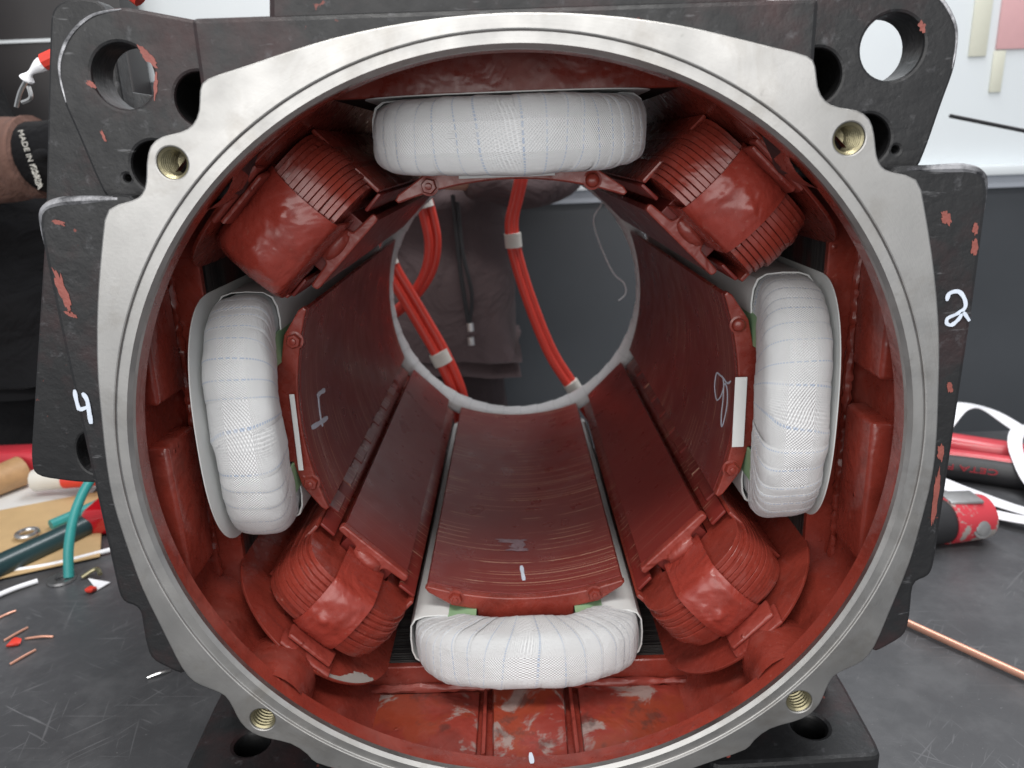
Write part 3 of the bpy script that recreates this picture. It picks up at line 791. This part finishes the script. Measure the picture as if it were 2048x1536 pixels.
interpole(45, 'between the top and right main poles', 4, (-.10, .075), 'at the upper right, with a glossy tape band')

# ------------------------------------------------------------------ far end: taped connection ring, cables
rg = thing('connection_ring', 'white taped connection ring around the far end of the bore', 'ring', (0, 2.6, -.78))
NT = 44
for i in range(NT):
    a0, a1 = 2 * pi * i / NT, 2 * pi * (i + 1.12) / NT
    P = []
    for k in range(4):
        th = a0 + (a1 - a0) * k / 3; lf = .002 + .005 * k / 3
        P.append([((.752 + (.048 + lf) * cos(f)) * cos(th), 2.56 + (.075 + lf) * sin(f), (.752 + (.048 + lf) * cos(f)) * sin(th)) for f in [2 * pi * j / 12 for j in range(12)]])
    grid('tape_turn', P, TAPEP, rg, wrap_j=True, uv=True, caps=False, angle=60)
def cable(pts, sep, r, label, bands):
    t = thing('red_cable', label, 'cable', pts[-1], 'red cables behind the motor')
    for k in (-1, 1):
        q = [(x + k * sep, y + k * .012, z + k * sep * .3) for x, y, z in pts]
        tube('cable_core', q, r, REDCAB, t, 12)
    for (p0, p1) in bands:
        tube('marker_sleeve', [p0, p1], r * 2.0, LABELW, t, 14, sub=1, fn=None)
    return t
cable([(-.57, 2.95, .95), (-.545, 2.9, .62), (-.505, 2.9, .42), (-.487, 2.9, .26), (-.525, 2.9, .09), (-.63, 2.9, -.06), (-.78, 2.9, -.18), (-1.0, 2.9, -.3)], .023, .029, 'red twin cable curving down at the left of the far opening', [((-.540, 2.9, .545), (-.522, 2.9, .47))])
cable([(-.86, 2.8, .45), (-.745, 2.8, .14), (-.66, 2.8, -.03), (-.56, 2.8, -.23), (-.46, 2.8, -.44), (-.38, 2.8, -.68), (-.35, 2.8, -.95)], .025, .031, 'red twin cable slanting down past the lower left of the far opening', [((-.49, 2.8, -.40), (-.458, 2.8, -.475)), ((-.775, 2.8, .21), (-.745, 2.8, .14))])
cable([(.12, 2.95, 1.0), (.075, 2.9, .68), (.03, 2.9, .5), (-.004, 2.9, .36), (.012, 2.9, .18), (.09, 2.9, -.11), (.21, 2.9, -.44), (.34, 2.9, -.67), (.48, 2.9, -.9)], .017, .026, 'red twin cable hanging straight down the middle of the far opening', [((-.001, 2.9, .30), (.004, 2.9, .215)), ((.335, 2.9, -.655), (.38, 2.9, -.735))])
tag(tube('loose_thread', [(.46, 2.5, .62), (.50, 2.5, .50), (.45, 2.5, .40), (.49, 2.5, .25), (.56, 2.5, .10), (.62, 2.5, .04), (.63, 2.5, -.02), (.59, 2.5, -.06)], .0035, RIBBON, None, 6), 'fine white thread dangling at the right of the far opening', 'thread')

# ------------------------------------------------------------------ people behind the bench
def skin(name, J, E_, mat, par, rootj, sub=2, post=None):
    me = bpy.data.meshes.new(name); keys = list(J); off = root_off(par)
    me.from_pydata([(Vector(J[k][:3]) - off) * S for k in keys], [(keys.index(a), keys.index(b_)) for a, b_ in E_], [])
    o = bpy.data.objects.new(name, me); COL.objects.link(o)
    md = o.modifiers.new('s', 'SKIN'); md.use_smooth_shade = True
    if not me.skin_vertices: me.skin_vertices.new(name='')
    for i, k in enumerate(keys):
        r = J[k][3] * S; ry = (J[k][4] if len(J[k]) > 4 else J[k][3]) * S
        me.skin_vertices[0].data[i].radius = (r, ry); me.skin_vertices[0].data[i].use_root = (k == rootj)
    sm = o.modifiers.new('d', 'SUBSURF'); sm.levels = sub; sm.render_levels = sub
    dg = bpy.context.evaluated_depsgraph_get()
    m2 = bpy.data.meshes.new_from_object(o.evaluated_get(dg)); bpy.data.objects.remove(o)
    m2.materials.clear()
    if post:
        for v in m2.vertices: v.co = (Vector(post(v.co / S + off)) - off) * S
    return link(name, m2, mat, par, 180)
def person(cx, cy, label, torso_mat, legs_mat, arms, sleeve_mat, twist=0):
    p = thing('person', label, 'person', (cx, cy, -4.6))
    z0 = -.55
    hips = {'pel': (cx, cy, -.75, .46, .34), 'waist': (cx, cy, -.2, .56, .42), 'chest': (cx, cy, .7, .74, .54), 'neckb': (cx, cy, 1.35, .34, .32), 'neck': (cx, cy - .05, 1.65, .2, .2), 'head': (cx, cy - .15, 2.05, .30, .36), 'crown': (cx, cy - .1, 2.4, .26, .3),
            'hl': (cx - .34, cy, -1.1, .33), 'kl': (cx - .38, cy - .1, -2.6, .28), 'al': (cx - .38, cy, -4.35, .17), 'tl': (cx - .38, cy - .7, -4.5, .13),
            'hr': (cx + .34, cy, -1.1, .33), 'kr': (cx + .38, cy - .1, -2.6, .28), 'ar': (cx + .38, cy, -4.35, .17), 'tr': (cx + .38, cy - .7, -4.5, .13)}
    E0 = [('pel', 'waist'), ('waist', 'chest'), ('chest', 'neckb'), ('neckb', 'neck'), ('neck', 'head'), ('head', 'crown'), ('pel', 'hl'), ('hl', 'kl'), ('kl', 'al'), ('al', 'tl'), ('pel', 'hr'), ('hr', 'kr'), ('kr', 'ar'), ('ar', 'tr')]
    for k, (sh, el, wr, ha) in enumerate(arms):
        hips['s%d' % k] = sh + (.24,); hips['e%d' % k] = el + (.18,); hips['w%d' % k] = wr + (.13,); hips['h%d' % k] = ha + (.17, .10)
        E0 += [('chest', 's%d' % k), ('s%d' % k, 'e%d' % k), ('e%d' % k, 'w%d' % k), ('w%d' % k, 'h%d' % k)]
        d = (Vector(ha) - Vector(wr)).normalized(); sd = d.cross(Vector((0, 0, 1))).normalized()
        for f in range(4):
            bse = Vector(ha) + d * .1 + sd * (.11 - .073 * f); L = (.26, .32, .30, .22)[f]
            a1 = bse + d * L * .5 - Vector((0, 0, .04)); a2 = bse + d * L * .85 - Vector((0, 0, .16))
            for nm, q, r in (('f%d%da' % (k, f), bse, .042), ('f%d%db' % (k, f), a1, .038), ('f%d%dc' % (k, f), a2, .032)): hips[nm] = tuple(q) + (r,)
            E0 += [('h%d' % k, 'f%d%da' % (k, f)), ('f%d%da' % (k, f), 'f%d%db' % (k, f)), ('f%d%db' % (k, f), 'f%d%dc' % (k, f))]
        t1 = Vector(wr) + d * .12 + sd * .17; t2 = t1 + d * .16 + sd * .05
        hips['t%da' % k] = tuple(t1) + (.05,); hips['t%db' % k] = tuple(t2) + (.036,)
        E0 += [('h%d' % k, 't%da' % k), ('t%da' % k, 't%db' % k)]
    body = skin('body', hips, E0, SKIN, p, 'pel')
    fold = lambda v: v + Vector((nz(v.x, v.y, v.z, 2.2, 1), nz(v.y, v.x, v.z, 2.0, 2), nz(v.z, v.y, v.x, 2.5, 3))) * .07 + Vector((0, .05 * sin(v.z * 9 + 3 * nz(v.x, v.y, v.z, 1.3, 5)), 0))
    ho = {'hem': (cx, cy, -.85, .86, .56), 'hem2': (cx, cy, -.72, .90, .60), 'w': (cx, cy, -.1, .88, .58), 'c': (cx, cy, .75, .92, .62), 'n': (cx, cy + .02, 1.38, .46, .42), 'hood': (cx, cy + .2, 1.58, .42, .36)}
    Eh = [('hem', 'hem2'), ('hem2', 'w'), ('w', 'c'), ('c', 'n'), ('n', 'hood')]
    jk = skin('hooded_jacket', ho, Eh, torso_mat, p, 'w', 3, fold)
    for k, (sh, el, wr, ha) in enumerate(arms if sleeve_mat is BROWN else []):
        S_ = {'a': sh + (.36,), 'b': tuple((Vector(sh) + Vector(el)) / 2) + (.31,), 'c': el + (.28,), 'd': tuple((Vector(el) + Vector(wr)) / 2) + (.25,), 'e': wr + (.205,)}
        skin('sleeve', S_, [('a', 'b'), ('b', 'c'), ('c', 'd'), ('d', 'e')], sleeve_mat, p, 'a', 3, fold)
    tr = {'q': (cx, cy, -.25, .72, .5), 'p': (cx, cy, -.80, .80, .56)}; Et = [('q', 'p')]
    for sx in (-1, 1):
        q = 'r' if sx > 0 else 'l'
        tr.update({'a' + q: (cx + sx * .36, cy, -1.25, .50), 'b' + q: (cx + sx * .38, cy - .06, -2.0, .42), 'c' + q: (cx + sx * .38, cy - .1, -2.8, .36), 'd' + q: (cx + sx * .38, cy, -4.3, .30)})
        Et += [('p', 'a' + q), ('a' + q, 'b' + q), ('b' + q, 'c' + q), ('c' + q, 'd' + q)]
        box('shoe', (cx + sx * .38 - .19, cy - .85, -4.62), (cx + sx * .38 + .19, cy + .25, -4.35), BLKRUB, p, .08, 3)
    skin('trousers', tr, Et, legs_mat, p, 'p', 2, fold)
    hd = skin('hair', {'a': (cx, cy + .04, 2.18, .33, .36), 'b': (cx, cy - .02, 2.46, .29, .33)}, [('a', 'b')], HAIR, p, 'a')
    for sx in (-1, 1):
        lathe('eye', [(.001, cy - .475), (.03, cy - .47), (.045, cy - .45)], BLKRUB, body, 12, cx + sx * .11, 2.13)
    tube('nose', [(cx, cy - .46, 2.14), (cx, cy - .54, 2.0), (cx, cy - .48, 1.96)], .04, SKIN, body, 8)
    tube('mouth', [(cx - .1, cy - .46, 1.86), (cx, cy - .48, 1.85), (cx + .1, cy - .46, 1.86)], .018, REDCAB, body, 6)
    return p
PA = person(-.86, 4.35, 'person in a dark brown hooded jacket standing behind the bore', BROWN, TROUS,
    [((.0, 4.3, 1.1), (.42, 3.95, .62), (-.35, 3.45, .66), (-.75, 3.35, .72)), ((-1.75, 4.3, 1.1), (-2.1, 4.1, .45), (-1.7, 3.5, .3), (-1.5, 3.25, .3))], BROWN)
zx, zy = -.36, 3.70
tube('draw_cord', [(zx - .05, zy, .50), (zx - .035, zy - .01, .2), (zx - .02, zy - .01, -.1), (zx + .02, zy - .03, -.45)], .016, BLKRUB, PA, 8)
tube('draw_cord', [(zx - .02, zy, .45), (zx + .0, zy - .02, .1), (zx + .05, zy - .03, -.2), (zx + .02, zy - .03, -.42)], .014, BLKRUB, PA, 8)
for zz in (-.44, -.545): tube('cord_end', [(zx + .025, zy - .035, zz + .03), (zx + .028, zy - .035, zz - .03)], .026, TIN, PA, 10, sub=1)
PB = person(-4.3, 4.25, 'person in black at the left edge reaching out a brown sleeve', DARKCL, DARKCL,
    [((-5.1, 4.1, 1.0), (-4.7, 3.45, .72), (-2.98, 3.2, .84), (-2.4, 3.12, .88))], RIB)
pbody = [c for c in PB.children if c.name.startswith('body')][0]
pbody.data.materials.append(DARKCL)
for f in pbody.data.polygons:
    if f.center.x + PB.location.x > -3.45 * S and f.center.z + PB.location.z > 0: f.material_index = 1
tube('sleeve', [(-5.1, 4.0, .95), (-4.6, 3.5, .78), (-3.9, 3.34, .80), (-3.2, 3.23, .835), (-3.0, 3.2, .84), (-2.94, 3.19, .845)], lambda t: .30 - .055 * min(1, t * 1.3) + .004 * sin(t * 160), RIB, PB, 24, fn=lump(.02, 3))
tube('black_glove', [(-3.02, 3.2, .84), (-2.85, 3.18, .85), (-2.6, 3.14, .87), (-2.3, 3.1, .88)], lambda t: .222 - .03 * t, DARKCL, PB, 20)
def text(body, size, loc, rot, mat, par):
    cu = bpy.data.curves.new('t', 'FONT'); cu.body = body; cu.size = size * S; cu.extrude = .0015 * S
    o = bpy.data.objects.new('t', cu); COL.objects.link(o); dg = bpy.context.evaluated_depsgraph_get()
    me = bpy.data.meshes.new_from_object(o.evaluated_get(dg)); bpy.data.objects.remove(o)
    me.materials.clear(); off = root_off(par)
    mx = Matrix.Translation((Vector(loc) - off) * S) @ rot
    me.transform(mx)
    return link('lettering', me, mat, par)
from mathutils import Euler
rt_ = Euler((radians(90), radians(82), 0)).to_matrix().to_4x4()
for k, (tx, zz) in enumerate((('MADE IN KOREA', 1.0), ('G253A', .80))):
    text(tx, .046, (-2.905 + .034 * k, 2.962, zz), rt_, LABELW, PB)

# ------------------------------------------------------------------ things lying on the bench
Z = BZ
hm = thing('hammer', 'hammer with red head and wooden handle on the bench at the left edge', 'hammer', (-3.5, 3.1, Z))
tube('handle', [(-3.75, 2.5, Z + .10), (-3.58, 2.82, Z + .11), (-3.44, 3.08, Z + .12)], lambda t: .085 + .02 * t, WOOD, hm, 16)
box('hammer_head', (-3.85, 3.1, Z + .02), (-3.2, 3.32, Z + .24), REDTOOL, hm, .05, 3)
pw = box('paper_sheet', (-4.6, 2.5, Z + .002), (-2.9, 3.5, Z + .008), PAPER, None, .001, 1); tag(pw, 'white crumpled paper lying under the hammer', 'paper')
cd = box('cardboard_sheet', (-.62, -.5, 0), (.62, .5, .012), CARD, None, .003, 1); cd.location = Vector((-3.15, 2.2, Z + .012)) * S; cd.rotation_euler = (0, 0, .45); tag(cd, 'tan cardboard sheet on the bench behind the dark tube', 'cardboard')
tag(tube('rubber_tube', [(-3.0, 1.55, Z + .07), (-2.76, 1.98, Z + .07), (-2.60, 2.3, Z + .07), (-2.42, 2.75, Z + .07)], .062, flat('dark_teal_tube', (.02, .045, .05), .3), None, 14), 'thick dark tube lying across the edge of the cardboard', 'tube')
rs = thing('sleeved_cable', 'red cable ends with a white sleeve lying on the bench', 'cable', (-3.1, 2.9, Z))
tube('cable_core', [(-3.02, 2.86, Z + .13), (-2.85, 2.86, Z + .14), (-2.6, 2.88, Z + .16)], .055, REDCAB, rs, 12)
tube('cable_core', [(-3.02, 2.94, Z + .15), (-2.85, 2.98, Z + .19), (-2.6, 3.05, Z + .25)], .055, REDCAB, rs, 12)
tube('marker_sleeve', [(-3.24, 2.9, Z + .12), (-3.0, 2.9, Z + .14)], .075, LABELW, rs, 14, sub=1)
tw = thing('teal_wire', 'teal insulated wire standing up from a washer on the bench', 'wire', (-2.42, 1.79, Z))
tube('insulation', [(-2.43, 1.80, Z + .02), (-2.43, 1.86, Z + .18), (-2.42, 1.98, Z + .34), (-2.36, 2.12, Z + .48), (-2.2, 2.3, Z + .62)], .026, TEAL, tw, 12)
tube('crimp', [(-2.36, 1.80, Z + .015), (-2.30, 1.84, Z + .04), (-2.26, 1.80, Z + .03)], .012, BRASS, tw, 8)
t2 = thing('teal_wire', 'teal wire with a white ring end lying on the cardboard', 'wire', (-2.8, 2.5, Z))
tube('insulation', [(-2.84, 2.36, Z + .05), (-2.74, 2.5, Z + .06), (-2.6, 2.68, Z + .08)], .034, TEAL, t2, 10)
P = [[(-2.93 + (.055 + .014 * cos(f)) * cos(th), 2.27 + (.055 + .014 * cos(f)) * sin(th), Z + .05 + .014 * sin(f)) for f in [2 * pi * j / 8 for j in range(8)]] for th in [2 * pi * k / 24 for k in range(24)]]
grid('ring_terminal', P, TIN, t2, wrap_i=True, wrap_j=True)
P = [[(-2.47 + r * cos(th), 1.80 + r * sin(th), z) for th in [2 * pi * k / 32 for k in range(32)]] for r, z in ((.032, Z + .004), (.032, Z + .018), (.068, Z + .018), (.070, Z + .004))]
ws = grid('steel_washer', P, TIN, None, wrap_j=True, wrap_i=True); tag(ws, 'flat steel washer at the foot of the teal wire', 'washer')
rb = box('red_case', (-2.62, 2.28, Z), (-2.2, 2.7, Z + .17), flat('red_clear_plastic', (.38, .006, .012), .12, .2, 30, .1, 0, .6), None, .05, 3); tag(rb, 'glossy red plastic case partly hidden by the frame at left', 'case')
tag(tube('white_lead', [(-2.9, 1.86, Z + .02), (-2.62, 1.93, Z + .02), (-2.36, 2.08, Z + .02), (-2.1, 2.25, Z + .02)], .014, RIBBON, None, 8), 'thin white lead running under the teal wire', 'wire')
tag(tube('zip_tie', [(-2.72, 1.62, Z + .02), (-2.66, 1.70, Z + .02), (-2.58, 1.77, Z + .02)], .013, RIBBON, None, 8), 'short white tie near the left edge of the bench', 'tie')
for (x, y, sz, lb) in ((-2.247, 1.664, .03, 'small red plastic scrap near the washer'), (-2.365, 1.228, .028, 'small red plastic scrap among copper strands at lower left')):
    t = box('plastic_scrap', (x - sz, y - sz * .7, Z + .001), (x + sz, y + sz * .7, Z + .03), REDCAB, None, .01, 2, lump(.02, 20)); tag(t, lb, 'scrap', 'red scraps')
for i, (a_, b_, lb) in enumerate((((-2.60, 1.43), (-2.54, 1.51), 'copper strand at the left edge of the bench'), ((-2.44, 1.26), (-2.39, 1.36), 'copper strand just above the lower red scrap'), ((-2.345, 1.27), (-2.22, 1.28), 'copper strand lying level beside the lower red scrap'), ((-2.30, 1.08), (-2.245, 1.18), 'copper strand below the lower red scrap'), ((-1.63, .955), (-1.55, 1.0), 'pale metal sliver beside the lower left of the flange'))):
    tag(tube('copper_strand', [a_ + (Z + .006,), ((a_[0] + b_[0]) / 2 + .008, (a_[1] + b_[1]) / 2, Z + .012), b_ + (Z + .006,)], .006, COPPER if i < 4 else TIN, None, 6, sub=3), lb, 'strand', 'metal strands')
pt = M('paper_scrap', [(-2.33, 1.80, Z + .004), (-2.22, 1.68, Z + .004), (-2.18, 1.74, Z + .012), (-2.33, 1.80, Z + .008), (-2.22, 1.68, Z + .008), (-2.18, 1.74, Z + .016)], [(0, 1, 2), (3, 4, 5), (0, 1, 4, 3), (1, 2, 5, 4), (2, 0, 3, 5)], RIBBON); tag(pt, 'small white pointed scrap beside the washer', 'scrap')
# stripped red lead behind the bracket
sl = thing('stripped_lead', 'red lead with a stripped tinned end sticking out behind the bracket', 'wire', (-1.55, 1.2, 1.1))
tube('insulation', [(-1.45, 1.2, 1.2), (-1.6, 1.2, 1.18), (-1.69, 1.2, 1.152)], .030, REDCAB, sl, 10)
tube('tinned_end', [(-1.68, 1.2, 1.155), (-1.74, 1.19, 1.118), (-1.765, 1.19, 1.09)], lambda t: .018 + .008 * sin(t * 9), RIBBON, sl, 10)
tube('bare_strand', [(-1.765, 1.19, 1.09), (-1.79, 1.18, 1.05), (-1.815, 1.18, 1.00)], .008, TIN, sl, 6)
tube('bare_strand', [(-1.76, 1.19, 1.07), (-1.755, 1.18, 1.03), (-1.79, 1.18, 1.015)], .008, TIN, sl, 6)
tag(tube('red_lead', [(-1.0, .5, 1.22), (-1.05, .5, 1.27), (-1.25, .5, 1.5)], .026, REDCAB, None, 10), 'red lead rising behind the top of the left lifting lug', 'wire')
# right side
tag(tube('copper_rod', [(1.45, 1.50, Z + .025), (1.722, 1.127, Z + .025), (2.3, .34, Z + .025)], .0165, COPPER, None, 14, sub=1), 'long thin copper rod lying on the bench at right', 'rod')
hd = thing('mallet', 'worn red and black mallet head lying beside the right side of the frame', 'mallet', (2.3, 1.9, Z))
ax0, ax1 = Vector((1.75, 1.80, Z + .125)), Vector((2.50, 1.95, Z + .125))
tube('black_face', [ax0, ax0.lerp(ax1, .69)], .116, BLKRUB, hd, 28, sub=1)
tube('red_body', [ax0.lerp(ax1, .67), ax0.lerp(ax1, .94), ax0.lerp(ax1, .985), ax1], lambda t: .124 if t < .4 else (.118 if t < .8 else .095), REDWORN, hd, 28, sub=1)
nrm = Vector((.2, -1, 0)).normalized()
cpt = ax0.lerp(ax1, .86) + nrm * .117
hexbolt('steel_plug', tuple(cpt), .045, .012, GLASSY, hd, tuple(nrm + Vector((0, 0, .25))), True)
box('top_plate', (2.26, 1.86, Z + .235), (2.44, 2.0, Z + .256), GLASSY, hd, .01, 2)
tube('handle', [(2.25, 1.95, Z + .17), (2.0, 2.6, Z + .14), (1.8, 3.2, Z + .12)], .085, REDTOOL, hd, 12)
pl = thing('pliers', 'pliers with red and black grips among white ribbons at right', 'pliers', (2.9, 2.6, Z))
g0, g1 = Vector((2.45, 2.82, Z + .09)), Vector((3.25, 2.40, Z + .09))
tube('grip', [g0, g0.lerp(g1, .5) + Vector((.02, .03, 0)), g1], .085, BLKRUB, pl, 16)
tube('grip_inlay', [g0 + Vector((0, .02, .055)), g0.lerp(g1, .5) + Vector((.02, .05, .055)), g1 + Vector((0, .02, .055))], .05, REDTOOL, pl, 12)
tube('grip', [(2.75, 3.05, Z + .12), (3.05, 2.85, Z + .12), (3.5, 2.62, Z + .10)], .085, REDTOOL, pl, 16)
dv = (g1 - g0).normalized(); nf = Vector((dv.y, -dv.x, 0)).normalized()
ex, ez = -dv, Vector((0, 0, -1)); ey = ez
rotm = Matrix((ex, Vector((0, 0, -1)) * .75 + nf * -.35, nf)).transposed().to_4x4()
text('CETA F', .085, tuple(g0.lerp(g1, .62) + nf * .088 + Vector((0, 0, .055))), rotm, REDTOOL, pl)
def ribbon(name, pts, wd, label):
    pts = [Vector(p) for p in pts]; q = []
    for i in range(len(pts) - 1):
        p0, p1, p2, p3 = pts[max(i - 1, 0)], pts[i], pts[i + 1], pts[min(i + 2, len(pts) - 1)]
        for k in range(8):
            t = k / 8; q.append(.5 * ((2 * p1) + (p2 - p0) * t + (2 * p0 - 5 * p1 + 4 * p2 - p3) * t * t + (3 * p1 - p0 - 3 * p2 + p3) * t ** 3))
    P = []
    for i, p in enumerate(q):
        d = q[min(i + 1, len(q) - 1)] - q[max(i - 1, 0)]
        n_ = Vector((-d.y, d.x, .12 * d.length * sin(i * .2))).normalized() * wd / 2
        lf = Vector((0, 0, .004))
        P.append([tuple(p + n_), tuple(p - n_), tuple(p - n_ + lf), tuple(p + n_ + lf)])
    return tag(grid(name, P, RIBBON, None, wrap_j=True, caps=True), label, 'ribbon', 'white ribbons at right')
ribbon('cotton_ribbon', [(2.5, 2.80, Z + .10), (2.8, 3.02, Z + .22), (3.05, 3.22, Z + .30), (3.25, 3.2, Z + .27), (3.42, 2.9, Z + .16), (3.7, 2.5, Z + .08)], .15, 'white cotton ribbon looping over the pliers')
ribbon('cotton_ribbon', [(3.75, 3.05, Z + .10), (3.40, 2.95, Z + .24), (3.18, 2.78, Z + .27), (3.05, 2.55, Z + .20), (3.02, 2.25, Z + .08), (3.15, 1.85, Z + .03)], .08, 'white cotton ribbon hanging down in front of the pliers')
ribbon('cotton_ribbon', [(2.2, 2.62, Z + .03), (2.45, 2.50, Z + .10), (2.66, 2.36, Z + .06), (2.85, 2.15, Z + .04), (3.2, 1.75, Z + .03)], .15, 'white cotton ribbon lying between the pliers and the mallet')
ribbon('cotton_ribbon', [(2.3, 2.45, Z + .02), (2.6, 2.2, Z + .03), (2.8, 1.98, Z + .06), (3.2, 1.9, Z + .03)], .10, 'narrow white ribbon end just behind the mallet')
